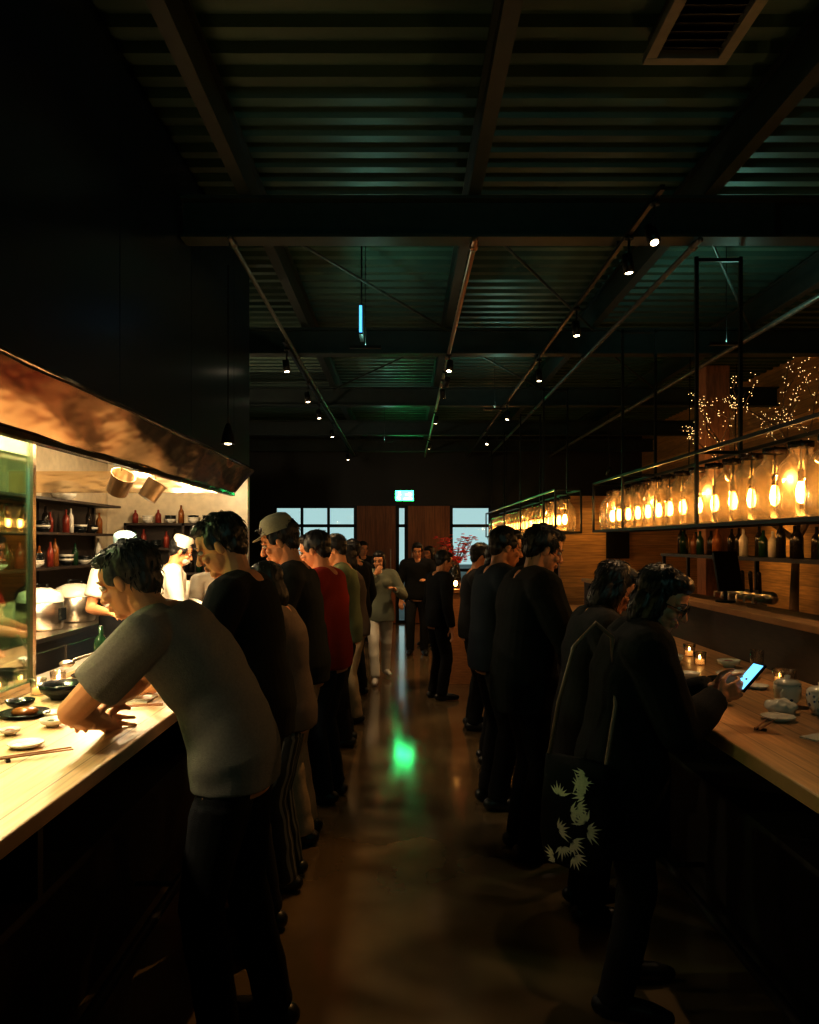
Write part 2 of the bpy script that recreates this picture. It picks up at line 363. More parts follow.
person('man_in_red_shirt',(-.48,5.08,0),L90-.25,1.77,lean=.12,hp=.25,wL=(-.12,.36,1.06),wR=(.1,.34,1.06),top=F_red,bottom=F_navy,hair='short',seed=6)
person('woman_in_dark_dress',(-.56,5.75,0),L90,1.60,'f',lean=.1,hp=.3,wL=(-.12,.34,1.04),wR=(.1,.34,1.04),top=F_black,bottom=F_dark,hair='long',seed=5,skirt=F_dark)
person('standing_diner',(-.48,6.45,0),L90,1.76,lean=.10,hp=.3,wL=(-.12,.33,1.06),wR=(.1,.33,1.06),top=F_green,bottom=F_dark,hair='short',seed=7)
person('standing_diner',(-.46,7.3,0),L90+.2,1.66,'f',lean=.1,hp=.2,wL=(-.12,.33,1.06),wR=(.1,.33,1.06),top=F_taupe,bottom=F_khaki,hair='bob',seed=8,sleeve='long')
person('standing_diner',(-.52,8.5,0),L90-.6,1.72,lean=.08,hp=.1,wL=(-.12,.3,1.1),wR=(.2,.1,.85),top=F_black,bottom=F_dark,hair='short',seed=9,sleeve='long')
person('walking_woman',(-.31,9.4,0),pi+.15,1.58,'f',lean=.03,hp=.15,hy=.3,wL=(-.16,.22,1.10),wR=(.07,.22,1.28),fL=(-.11,-.24,.03),fR=(.07,.24),top=F_teal,bottom=F_white,sleeve='long',hair='bob',seed=10,shoes=shoe_w,baggy=1.6,hem=.08)
person('standing_diner',(.18,11.6,0),pi,1.68,lean=.05,hp=.2,wL=(-.14,.25,1.1),top=F_black,bottom=F_dark,hair='short',seed=11,sleeve='long')
person('standing_diner',(-.75,11.3,0),L90-.5,1.66,lean=.05,hp=.2,top=F_dark,bottom=F_dark,hair='short',seed=12,sleeve='long')
person('standing_diner',(.42,12.6,0),pi-.7,1.62,'f',lean=.05,hp=.1,top=F_navy,bottom=F_dark,hair='long',seed=13,sleeve='long')
person('standing_diner',(-.7,12.9,0),pi+.4,1.7,lean=.02,hp=.1,top=F_dark,bottom=F_dark,hair='short',seed=14,sleeve='long')
person('standing_diner',(-.62,10.3,0),L90-.2,1.70,lean=.06,hp=.2,wL=(-.12,.33,1.06),top=F_teal,bottom=F_dark,hair='short',seed=15)
person('standing_diner',(.78,13.6,0),L90+.4,1.68,lean=.04,hp=.1,top=F_taupe,bottom=F_dark,hair='short',seed=16,sleeve='long')
# right row facing +X
PL=V((.78,2.85,0)); hx=-L90-.10
person('woman_with_phone',PL,hx,1.62,'f',lean=.20,hp=.44,hy=.42,wL=(-.06,.34,1.12),wR=(.06,.32,1.11),pL=(-.5,-.3,-.8),pR=(.5,-.3,-.8),handdir=((.22,.95,.30),(-.22,.95,.30)),thumbup=True,
       top=F_black,bottom=F_dark,sleeve='long',hair='bob',near=True,glasses=True,curl=.55,hem=.17,baggy=2.6,fL=(-.11,.03),fR=(.12,-.04),seed=20,build=1.08)
person('woman_in_black_coat',(.80,3.52,0),-L90,1.62,'f',lean=.18,hp=.5,wL=(-.12,.31,1.06),wR=(.12,.31,1.06),top=F_dark,bottom=F_black,sleeve='long',hair='bob',near=True,seed=21,baggy=2,hem=.12)
person('man_in_black_jacket',(.63,4.20,0),-L90+.15,1.79,lean=.12,hp=.3,wL=(-.12,.38,1.08),wR=(.12,.38,1.08),top=F_black,bottom=F_black,sleeve='long',hair='short',near=True,seed=22,baggy=2.4,hem=.1,build=1.1)
person('man_in_navy_jacket',(.55,4.95,0),-L90+.2,1.79,lean=.08,hp=.2,wL=(-.12,.38,1.08),wR=(.12,.38,1.08),top=F_navy,bottom=F_black,sleeve='long',hair='short',seed=23,baggy=2)
person('standing_diner',(.62,5.9,0),-L90,1.68,'f',lean=.08,hp=.2,wL=(-.12,.35,1.08),wR=(.12,.35,1.08),top=F_black,bottom=F_black,sleeve='long',hair='bob',seed=24)
person('standing_diner',(.60,7.0,0),-L90,1.68,lean=.08,hp=.2,wL=(-.12,.35,1.08),wR=(.12,.35,1.08),top=F_dark,bottom=F_black,sleeve='long',hair='short',seed=25)
person('standing_diner',(.34,8.3,0),-L90+.4,1.60,lean=.08,hp=.2,top=F_black,bottom=F_black,sleeve='long',hair='short',seed=26)
# chefs
person('chef',(-2.10,7.0,0),-L90+.3,1.74,lean=.12,hp=.35,wL=(-.12,.30,1.08),wR=(.12,.30,1.08),top=F_white,bottom=F_dark,sleeve='long',hair='short',hat=('toque',F_white),seed=30,apron=F_white)
person('chef',(-2.38,6.7,0),-L90-1.2,1.76,lean=.12,hp=.35,wL=(-.12,.30,1.08),wR=(.12,.30,1.08),top=F_white,bottom=F_dark,sleeve='short',hair='short',hat=('toque',F_blue),seed=31,apron=F_dark)
person('chef',(-2.0,7.9,0),-L90-.6,1.62,lean=.3,hp=.4,wL=(-.12,.30,1.08),wR=(.12,.30,1.08),top=F_white,bottom=F_dark,sleeve='short',hair='short',hat=('toque',F_white),seed=32,apron=F_dark)
# phone and bag
def toworld(p): return PL+Matrix.Rotation(hx,3,'Z')@V(p)
ph=MB(); pc=toworld((0,.445,1.17)); Mp=Matrix.Rotation(hx+.25,3,'Z')@Matrix.Rotation(.8,3,'X')
ph.obox(pc,(.068,.125,.009),Mp,0); ph.obox(pc+Mp@V((0,0,.0052)),(.060,.112,.001),Mp,1)
ph.build('smartphone',[black_metal,mat('phone_screen',(.05,.2,.3),.2,var=.5,nscale=40,emit=(.20,.62,1.),estr=1.7)],bevel=.002)
bagE=empty('leaf_print_shoulder_bag',(.585,2.70,.74),-.75)
bb=MB(); rows=[]
for z,w,d in((-.20,.08,.03),(-.19,.125,.042),(-.1,.14,.055),(0,.135,.05),(.1,.125,.042),(.17,.12,.022)):
    rows.append([V((w*math.copysign(abs(math.cos(t))**.7,math.cos(t)),d*math.sin(t),z)) for t in [2*pi*j/28 for j in range(28)]])
bb.loft(rows); bb.build('bag_body',[F_black],bagE)
lf=MB(); rb=random.Random(3)
for i in range(14):
    cx=rb.uniform(-.09,.09); cz=-.16+.023*i; a0=rb.uniform(0,6.28)
    for sgn in(-1,1):
        for j in range(7):
            a=a0+(j-3)*.33; L=rb.uniform(.04,.06)
            d=V((math.cos(a),0,math.sin(a))); pr=V((-d.z,0,d.x))
            def sf(p):
                x=max(-.128,min(.128,p.x)); z=max(-.185,min(.16,p.z)); yy=.055*math.sqrt(max(0,1-(abs(x)/.14)**2.6))+.0035
                return V((x,sgn*yy,z))
            c=V((cx,0,cz)); ps=[sf(c+d*.006),sf(c+d*L*.45+pr*.005),sf(c+d*L),sf(c+d*L*.45-pr*.005)]
            lf.add(ps,[(0,1,2,3)])
lf.build('leaf_print',[fabric('leaf_cream',(.80,.74,.50))],bagE)
st=MB(); st.limb([(-.11,0,.15),(-.07,.0,.35),(-.02,.02,.55),(.03,.08,.63),(.07,.12,.58),(.10,.09,.35),(.11,.0,.15)],[.008]*7,8); st.build('strap',[mat('leather_strap',(.20,.10,.05),.5)],bagE)
# ------------------------------------------------------------------ room shell
M_floor=mat('polished_concrete',(.15,.105,.050),.19,var=.35,nscale=1.6,bump=.035,bscale=11,coat=.6,stretch=(1,.7,1))
M_deck=mat('ceiling_deck_paint',(.030,.075,.058),.5,.2,var=.25,nscale=2,stretch=(.3,3,1))
M_beam=mat('beam_paint',(.012,.022,.020),.5,.2,var=.25)
M_wall=mat('dark_wall_paint',(.010,.010,.011),.5,var=.3,nscale=2)
M_panel=mat('black_panel_blue_reflection',(.003,.009,.024),.28,var=.3)  # dark panel, with a blue reflection put into its base colour
M_steel=mat('brushed_steel',(.55,.50,.44),.28,1.,var=.15,nscale=30,stretch=(1,.05,12))
M_fascia=mat('polished_steel_fascia',(.40,.32,.22),.15,1.,var=.15,nscale=4,bump=1.,bscale=2.4,stretch=(1,1.,3))
M_woodw=planks('wall_planks',(.52,.29,.10),2,.16,.5,.55,(.6,.6,8))
M_woodp=planks('door_wood_panel',(.34,.14,.05),0,.2,.5,.8,(8,1,.5))
M_top=planks('counter_wood',(.60,.42,.25),0,.19,.35,.88,(10,.5,1))
M_topr=planks('bar_counter_wood',(.46,.26,.11),0,.19,.35,.85,(10,.5,1))
M_white=mat('kitchen_enamel',(.80,.74,.60),.5,var=.05); M_tile=mat('kitchen_wall_tile',(.72,.62,.46),.35,var=.1)
M_darkwood=mat('dark_wood',(.04,.025,.016),.5,var=.3,stretch=(1,1,6))
M_glass=glassmat('clear_glass',(.93,.97,.94),.15); M_jar=glassmat('jar_glass',(.97,.95,.9),.55,.08,.08); M_cup=glassmat('cup_glass',(.97,.95,.9),.45,.05)
XL,XR,YF,YB,ZC=-3.8,4.8,-2.0,16.0,3.95
MB().box(XL-.2,XR+.2,YF-.2,YB+.2,-.2,0).build('floor',M_floor)
MB().box(-30,30,YB+.2,60,-.25,-.05).build('pavement_outside',mat('asphalt',(.08,.09,.09),.8))
dk=MB(); y=YF; prof=[]
while y<YB:
    prof+=[(y,ZC),(y+.075,ZC),(y+.095,ZC-.045),(y+.165,ZC-.045)]; y+=.185
prof.append((YB,ZC)); vs=[];fs=[]
for yy,z in prof: vs+=[(XL,yy,z),(XR,yy,z)]
for i in range(len(prof)-1): fs.append((2*i,2*i+1,2*i+3,2*i+2))
dk.add(vs,fs); dk.box(XL-.2,XR+.2,YF-.2,YB+.2,ZC+.02,ZC+.15); dk.build('ceiling',M_deck)
MB().box(XL-.2,XL,YF,YB,0,ZC).build('wall_left',M_wall); MB().box(XR,XR+.2,YF,YB,0,ZC).build('wall_right',M_woodw)
MB().box(XL,XR,YF-.2,YF,0,ZC).build('wall_front',M_wall)
wb=MB(); wins=[(-2.66,-.99),(-.17,.04),(.92,1.75)]
xs=[XL]
for a,b in wins: wb.box(xs[-1],a,YB,YB+.2,0,2.4); xs.append(b)
wb.box(xs[-1],XR,YB,YB+.2,0,2.4); wb.box(XL,XR,YB,YB+.2,2.4,ZC); wb.build('wall_back',M_wall)
for i,(a,b) in enumerate(wins):
    f=MB(); E=empty('window_%d'%(i+1),(0,0,0))
    for z in(0,1.05,1.95,2.34): f.box(a,b,YB+.04,YB+.12,z,z+.06)
    k=max(1,int((b-a)/.55))
    for j in range(k+1):
        x=a+(b-a-.05)*j/k; f.box(x,x+.05,YB+.04,YB+.12,.06,2.34)
    f.build('frame',black_metal,E); MB().box(a,b,YB+.07,YB+.08,.06,2.34).build('pane',M_glass,E)
for i,(a,b) in enumerate(((-.99,-.17),(.04,.92))):
    E=empty('door_%d'%(i+1)); d=MB(); d.box(a+.02,b-.02,YB-.06,YB-.01,0.01,2.38); d.build('leaf',M_woodp,E,bevel=.005)
    d=MB(); x=(b-.12 if i==0 else a+.1); d.limb([(x,YB-.11,.9),(x,YB-.11,1.5)],[.014]*2,10); d.limb([(x,YB-.11,.95),(x,YB-.055,.95)],[.01]*2,8); d.limb([(x,YB-.11,1.45),(x,YB-.055,1.45)],[.01]*2,8); d.build('handle',M_steel,E)
MB().box(XR-.03,XR,YF,YB,0,.12).build('baseboard_right',black_metal); MB().box(XL,XL+.03,YF,YB,0,.12).build('baseboard_left',black_metal)
# exit sign
E=empty('exit_sign'); s=MB(); s.box(-.20,.18,YB-.16,YB-.10,2.47,2.69); s.box(-.03,.01,YB-.14,YB,2.55,2.6); s.build('housing',black_metal,E)
s=MB(); s.box(-.19,.17,YB-.166,YB-.161,2.48,2.68,0)
s.box(-.02,.14,YB-.169,YB-.167,2.51,2.53,1); s.ell((-.11,YB-.17,2.65),(.014,.003,.014),m=1); s.limb([(-.11,YB-.169,2.62),(-.125,YB-.169,2.57)],[.009]*2,6,m=1)
s.limb([(-.125,YB-.169,2.57),(-.10,YB-.169,2.53),(-.11,YB-.169,2.50)],[.007]*3,6,m=1); s.limb([(-.125,YB-.169,2.57),(-.15,YB-.169,2.54)],[.007]*2,6,m=1); s.limb([(-.11,YB-.169,2.615),(-.085,YB-.169,2.595)],[.006]*2,6,m=1)
s.limb([(.01,YB-.168,2.60),(.12,YB-.168,2.60)],[.008]*2,6,m=1); s.limb([(.09,YB-.168,2.63),(.13,YB-.168,2.60),(.09,YB-.168,2.57)],[.008]*3,6,m=1)
s.build('face',[mat('sign_green',(.0,.3,.1),.4,emit=(.02,1.,.27),estr=26),mat('sign_white',(.8,.9,.8),.4,emit=(.8,1,.85),estr=8)],E)
# beams
def ibeam(mb,ax,p,a,b,z0,h,w=.14,t=.018):
    def bx(u0,u1,z0,z1):
        if ax=='x': mb.box(a,b,p+u0,p+u1,z0,z1)
        else: mb.box(p+u0,p+u1,a,b,z0,z1)
    bx(-w/2,w/2,z0,z0+t); bx(-w/2,w/2,z0+h-t,z0+h); bx(-.008,.008,z0+t,z0+h-t)
for i,y in enumerate((1.9,4.6,7.4,10.2,13.0,15.3)):
    m=MB(); ibeam(m,'x',y,XL if y>6.6 else -1.29,XR,3.40,.24); m.build('steel_cross_beam',M_beam)
for x in(-.92,.40,1.75,3.2):
    m=MB(); ibeam(m,'y',x,YF,YB,3.64,.24,.07); m.build('steel_joist',M_beam)
m=MB()
for x0,y0,x1,y1 in((-.92,4.7,.40,7.3),(1.75,4.7,3.2,7.3),(1.75,10.1,.4,7.5),(3.2,10.1,1.75,7.5),(-.92,10.1,.4,7.5),(1.75,7.3,.4,4.7)): m.limb([(x0,y0,3.6),(x1,y1,3.6)],[.011]*2,8)
m.build('ceiling_brace_rods',M_beam)
copper=mat('conduit_pipe',(.30,.17,.10),.35,.8); pipeg=mat('grey_conduit',(.10,.10,.09),.4,.6)
for x,z,r,mm in((.40,3.37,.018,copper),(1.68,3.37,.018,pipeg),(2.9,3.37,.022,pipeg),(-1.0,3.38,.014,pipeg)):
    m=MB(); m.limb([(x,4.5,z),(x,15.9,z)],[r]*2,12)
    for y in(4.6,7.4,10.2,13.,15.3): m.limb([(x,y-.02,z),(x,y+.02,z)],[r+.008]*2,12,(False,False))
    m.build('ceiling_conduit',mm)
m=MB(); X0,X1,Y0,Y1=1.06,1.43,2.93,3.53
for a in((X0,X1,Y0,Y0+.05),(X0,X1,Y1-.05,Y1),(X0,X0+.05,Y0+.05,Y1-.05),(X1-.05,X1,Y0+.05,Y1-.05)): m.box(a[0],a[1],a[2],a[3],3.78,3.82)
for i in range(9): m.obox(((X0+X1)/2,Y0+.08+i*.055,3.81),(.27,.04,.005),Matrix.Rotation(.6,3,'X'),1)
m.box(X0+.02,X1-.02,Y0+.02,Y1-.02,3.82,3.89,1); m.build('ceiling_air_vent',[mat('vent_frame',(.12,.13,.11),.5),black_metal],bevel=.004)
E=empty('hanging_blue_lit_sign'); m=MB(); m.box(-.345,-.315,5.88,6.12,3.2,3.42); m.limb([(-.33,6,3.42),(-.33,6,3.9)],[.006]*2,8); m.build('housing',black_metal,E)
m=MB(); m.box(-.341,-.319,5.872,5.879,3.21,3.41); m.build('lit_edge',mat('blue_led',(.1,.4,.6),.3,emit=(.12,.5,1.),estr=1.6),E)
# ------------------------------------------------------------------ lamps
def light(kind,name,loc,energy,col,parent=None,tgt=None,size=None,blend=.6,rad=.03,sx=None,sy=None):
    l=bpy.data.lights.new(name,kind); l.energy=energy; l.color=col
    o=bpy.data.objects.new(name,l); scene.collection.objects.link(o); o.location=loc
    if parent: o.parent=parent
    if kind=='SPOT': l.spot_size=size; l.spot_blend=blend; l.shadow_soft_size=rad
    elif kind=='POINT': l.shadow_soft_size=rad
    elif kind=='AREA': l.shape='RECTANGLE'; l.size=sx; l.size_y=sy
    if tgt is not None: o.rotation_euler=(V(tgt)-V(loc)).to_track_quat('-Z','Y').to_euler()
    return o
warm2=(1.,.66,.34)
em_lamp=mat('lamp_glow',(1,.9,.7),.4,emit=(1.,.82,.55),estr=12)
def spotlamp(x,y,z,tgt,energy,ztop=3.34,ang=1.1,col=warm2):
    E=empty('track_or_added_spotlight'); m=MB(); c=V((x,y,z)); d=(V(tgt)-c).normalized()
    m.limb([c-d*.11,c-d*.01],[.028,.032],16,(False,False)); m.limb([c-d*.06,V((x,y,ztop))],[.007]*2,8); m.limb([(x,y,ztop-.02),(x,y,ztop)],[.025]*2,12,(False,False)); m.build('housing',black_metal,E)
    q=MB(); q.limb([c-d*.009,c-d*.006],[.020,.020],16,(False,False)); q.build('lens',em_lamp,E)
    light('SPOT','beam',c+d*.012,energy,col,E,tgt,ang,.7,.02)
for side,x in(('l',-1.03),('r',1.24)):
    m=MB(); m.box(x-.012,x+.012,3.8 if side=='r' else 6.7,15.8,3.345,3.37)
    for y in (4.6,7.4,10.2,13.,15.3):
        if side=='r' or y>5: m.box(x-.01,x+.01,y-.01,y+.01,3.37,3.40)
    m.build('lighting_track',black_metal)
for y,e in((6.9,50),(8.4,50),(9.5,45),(11.2,50),(14.3,70)): spotlamp(-1.03,y,3.13,(-.6,y-.2,0),e)
for y,e,t in((3.92,60,(1.5,2.9,1.)),(4.37,40,(1.5,4.4,1.)),(5.7,50,(1.4,5.6,1)),(7.3,55,(1.3,7.3,1)),(9.6,50,(.6,9.4,0)),(12.,70,(.3,11.,0))): spotlamp(1.24,y,3.13,t,e)
spotlamp(.40,4.87,3.53,(-.22,3.45,0),170,3.63,.62,(1.,.52,.16)); spotlamp(.40,7.9,3.2,(-.3,9.4,.9),120,3.36,.55,(1.,.68,.36)); spotlamp(.40,10.4,3.2,(.0,10.9,0),120,3.36,1.0,(1.,.60,.24)); spotlamp(.40,7.2,3.2,(-.05,6.3,0),75,3.36,.9,(1.,.58,.22)); spotlamp(.40,13.2,3.2,(.0,14.2,0.4),130,3.36,1.3,(1.,.5,.2))  # aisle spots added off the tracks to light floor, walking woman and far end
E=empty('cone_pendant_lamp'); m=MB(); m.lathe([(.045,2.27),(.04,2.31),(.02,2.38),(.012,2.40)],(-1.12,5.0,0),20); m.limb([(-1.12,5,2.39),(-1.12,5,3.4)],[.004]*2,6); m.build('shade',black_metal,E)
m=MB(); m.ell((-1.12,5,2.285),(.028,.028,.02)); m.build('bulb',em_lamp,E); light('SPOT','beam',(-1.12,5,2.262),18,warm2,E,(-1.15,5,1),1.5)
# ------------------------------------------------------------------ left kitchen
E=empty('kitchen_extractor_hood')
m=MB(); ny=140; vs=[];fs=[]
for i in range(ny+1):
    y=.2+6.4*i/ny
    for j in range(7):
        t=j/6; z=2.06+.18*t; vs.append((-1.43+.17*t+.008*math.sin(y*4.1+t*3)*math.cos(t*3)+.004*math.sin(y*9.7+t*4),y,z))
for i in range(ny):
    for j in range(6): a=i*7+j; fs.append((a,a+7,a+8,a+1))
m.add(vs,fs,0,True); m.box(-1.46,-1.42,.2,6.6,2.035,2.058); m.box(-1.33,-1.245,.2,6.6,2.245,2.257); m.box(-3.3,-1.44,6.58,6.6,2.06,2.24)
m.add([(-1.44,6.6,2.06),(-1.44,6.6,2.24),(-1.26,6.6,2.24)],[(0,1,2)])
m.build('steel_fascia',M_fascia,E)
m=MB(); m.box(-3.68,-1.48,.2,6.55,2.60,2.62); m.box(-1.49,-1.48,.2,6.55,2.06,2.6); m.build('inner_canopy',M_white,E)
m=MB()
for i in range(9): m.box(-2.6,-2.1,.9+i*.62,1.4+i*.62,2.52,2.58)
m.build('grease_filters',M_steel,E,bevel=.01)
m=MB(); m.box(-1.33,-1.30,.0,6.6,2.26,ZC-.06); m.box(-3.75,-1.33,6.56,6.6,2.62,ZC-.06)
for y in(1.2,2.4,3.6,4.8,6.0): m.box(-1.30,-1.298,y,y+.008,2.3,3.85)
m.build('wall_kitchen_bulkhead',M_panel)
for y in(1.8,3.4,5.0,6.1):
    E=empty('hood_lamp'); m=MB(); m.box(-1.98,-1.60,y-.12,y+.12,2.50,2.56); m.build('housing',M_steel,E); m=MB(); m.box(-1.96,-1.62,y-.10,y+.10,2.490,2.499); m.build('diffuser',em_lamp,E)
    light('AREA','glow',(-1.79,y,2.48),60,(1.,.78,.48),E,(-1.79,y,0),sx=.34,sy=.2)
for y in(2.9,4.6,6.0,8.3):  # bulbs added to brighten the canopy and tiled wall
    E=empty('added_kitchen_bulb'); m=MB(); m.ell((-2.35,y,2.36),(.035,.035,.045),m=0); m.limb([(-2.35,y,2.40),(-2.35,y,2.6)],[.012]*2,8,m=1); m.build('bulb_and_stem',[em_lamp,black_metal],E)
    light('POINT','glow',(-2.35,y,2.29),48,(1.,.78,.48),E,rad=.03)
for y in(1.9,2.9,3.9,4.9,5.9):
    E=empty('counter_spotlight'); m=MB(); m.limb([(-1.54,y,2.16),(-1.54,y,2.09)],[.03,.036],14,(False,False)); m.limb([(-1.54,y,2.16),(-1.49,y,2.18)],[.008]*2,6); m.build('housing',black_metal,E)
    m=MB(); m.limb([(-1.54,y,2.088),(-1.54,y,2.086)],[.03,.03],14,(False,False)); m.build('lens',em_lamp,E); light('SPOT','beam',(-1.54,y,2.08),25,(1.,.79,.53),E,(-1.12,y-.15,1),1.8,.8,.04)
m=MB(); m.box(-3.78,-3.70,.2,10,0,2.62); m.build('wall_kitchen_tiled',M_tile)
m=MB(); m.box(-3.695,-1.95,9.8,9.9,0,2.62); m.build('wall_kitchen_end',M_tile)
m=MB(); m.box(-3.4,-2.0,9.55,9.79,0.0,.92)
for z in(1.25,1.55,1.85): m.box(-3.4,-2.0,9.55,9.79,z,z+.03)
for x in(-3.4,-2.7,-2.03): m.box(x,x+.03,9.55,9.79,.92,1.88)
m.box(-3.4,-2.0,9.775,9.795,.92,1.88); m.build('pantry_shelf_unit',M_darkwood)
m=MB(); m.box(-3.695,-2.75,.6,9.5,.88,.92); m.box(-3.68,-2.8,.65,9.45,.0,.88)
for i in range(12): m.box(-2.80,-2.785,.75+i*.72,.77+i*.72+.64,.15,.8)
m.build('kitchen_back_counter',M_steel,bevel=.004)
sh=MB()
for z in(1.38,1.72,2.05): sh.box(-3.695,-3.38,3.0,9.4,z,z+.025)
for y in(3.1,4.7,6.3,7.9,9.3): sh.box(-3.69,-3.66,y,y+.03,.925,2.05)
sh.box(-3.695,-3.68,3.0,9.4,1.1,2.05); sh.build('kitchen_wall_shelves',M_darkwood)
def bottle(mb,x,y,z,h=.26,r=.035,m=0):
    mb.lathe([(.001,0),(r,0),(r,h*.6),(r*.8,h*.7),(r*.35,h*.8),(r*.33,h),(.001,h)],(x,y,z),12,m)
def bowl(mb,x,y,z,r=.07,h=.05,m=0):
    mb.lathe([(.001,.004),(r*.45,0),(r*.5,.008),(r*.85,h*.5),(r,h),(r*.95,h),(r*.8,h*.5),(r*.4,.014),(.001,.014)],(x,y,z),20,m)
def plate(mb,x,y,z,r=.08,m=0):
    mb.lathe([(.001,.002),(r*.6,0),(r,.014),(r*.98,.018),(r*.62,.007),(.001,.006)],(x,y,z),24,m)
bot=[mat('bottle_dark',(.02,.013,.008),.15),mat('bottle_green',(.015,.05,.02),.15),mat('bottle_amber',(.25,.09,.02),.2),mat('ceramic_white',(.68,.64,.56),.25),mat('ceramic_black',(.012,.014,.013),.2),mat('red_label',(.25,.04,.02),.3)]
m=MB()
for z in(1.405,1.745):
    y=3.15
    while y<9.2:
        c=R.random()
        if c<.55: bottle(m,-3.54+R.uniform(-.05,.05),y,z,R.uniform(.2,.29),R.uniform(.03,.042),R.choice([0,1,2,2,5,3])); y+=.105
        elif c<.8:
            for k in range(R.randint(2,5)): bowl(m,-3.54,y+.05,z+k*.022,.075,.05,R.choice([3,4]))
            y+=.2
        else: y+=.08
for z in(.92,1.28,1.58,1.88):
    x=-3.3
    while x<-2.1:
        if R.random()<.6: bottle(m,x,9.67,z,R.uniform(.16,.24),.035,R.choice([0,1,2,3,5])); x+=.1
        else:
            for k in range(3): bowl(m,x+.05,9.67,z+k*.022,.07,.05,R.choice([3,3,4]))
            x+=.18
m.build('shelf_bottles_and_bowls',bot)
m=MB()
for yy in (4.2,5.0,6.6,8.2):
    for k in range(6): bowl(m,-3.54,yy,2.075+k*.03,.13,.08,3)
m.build('stacked_bowls',bot)
def ricecooker(x,y):
    m=MB(); m.lathe([(.001,0),(.17,0),(.185,.02),(.185,.22),(.178,.23)],(x,y,.92),28,0); m.lathe([(.186,.23),(.186,.25),(.16,.31),(.08,.345),(.001,.35)],(x,y,.92),28,1)
    m.limb([(x-.06,y,.92+.345),(x-.06,y,.92+.38),(x+.06,y,.92+.38),(x+.06,y,.92+.345)],[.012]*4,8,m=2); m.box(x+.17,x+.20,y-.05,y+.05,1.0,1.1,2)
    m.build('rice_cooker',[M_steel,bot[3],bot[4]])
ricecooker(-3.05,6.6); ricecooker(-3.05,7.3)
def pot(x,y,z,r,h,name='stock_pot'):
    m=MB(); m.lathe([(.001,0),(r,0),(r,h),(r+.008,h),(r-.004,h-.002),(r-.006,.006),(.001,.006)],(x,y,z),24)
    for q in(-1,1): m.limb([(x,y+q*r,z+h*.75),(x,y+q*(r+.04),z+h*.75+.02),(x+.05,y+q*(r+.04),z+h*.75+.02),(x+.05,y+q*r*.9,z+h*.75)],[.006]*4,6)
    m.build(name,[M_steel])
pot(-3.1,5.2,.92,.16,.24); pot(-3.05,8.3,.92,.18,.3); pot(-3.15,4.4,.92,.14,.2)
m=MB(); m.limb([(-1.72,2.2,2.20),(-1.72,6.5,2.20)],[.010]*2,10)
for y in(2.3,4.3,6.4): m.limb([(-1.72,y,2.20),(-1.72,y,2.60)],[.006]*2,6)
m.build('utensil_rail',M_steel)
def hangpan(x,y,kind):
    E=empty('hanging_saucepan',(x,y,2.19)); m=MB(); m.limb([(0,0,.012),(0,0,-.02),(.0,.0,-.1)],[.004,.006,.008],8)
    Mx=Matrix.Rotation(kind,3,'X')@Matrix.Rotation(.5,3,'Y'); m.lathe([(.001,-.13),(.065,-.13),(.072,0),(.078,0),(.068,-.005),(.06,-.12),(.001,-.12)],(0,.03,-.13),20,M=Mx)
    m.build('pan',mat('brass_pan',(.22,.15,.08),.35,.9),E)
hangpan(-1.72,4.80,.5); hangpan(-1.72,5.45,-.3)
# left counter
E=empty('kitchen_service_counter'); m=MB(); m.box(-1.62,-.88,.5,9.2,.955,1.0); m.build('top',M_top,E,bevel=.006)
m=MB(); m.box(-1.58,-1.16,.55,9.15,.0,.955); m.box(-1.16,-.93,.55,9.15,.72,.745)
for y in(.6,2.,3.4,4.8,6.2,7.6,9.): m.box(-1.16,-.93,y,y+.03,.745,.955); m.limb([(-1.16,y,.18),(-.98,y,.18)],[.012]*2,8)
m.limb([(-.98,.5,.18),(-.98,9.2,.18)],[.02]*2,12); m.build('base_and_shelf',mat('counter_base_dark',(.016,.013,.011),.6),E)
m=MB(); m.box(-1.74,-1.625,.5,9.2,.98,1.02); m.build('steel_gutter',M_steel)
E=empty('glass_sneeze_guard'); m=MB()
for y in(1.4,3.46): m.box(-1.66,-1.63,y,y+.03,1.02,2.2)
m.box(-1.66,-1.63,1.4,3.49,1.02,1.04); m.build('posts',M_steel,E); MB().box(-1.648,-1.642,1.43,3.46,1.04,2.12).build('pane',glassmat('green_edge_glass',(.66,.92,.72),.25),E)
Z=1.0
chm=mat('chopstick_wood',(.35,.16,.07),.5)
def chop(x,y,a,nm='chopsticks'):
    m=MB(); Mr=Matrix.Rotation(a,3,'Z')
    for o in(-.006,.008): m.limb([V((x,y,Z+.012))+Mr@V((-.11,o,0)),V((x,y,Z+.012))+Mr@V((.11,o*2,0))],[.0035,.0025],6)
    m.obox(V((x,y,Z+.004))+Mr@V((-.07,0,0)),(.012,.04,.008),Mr,1); m.build(nm,[chm,bot[4]])
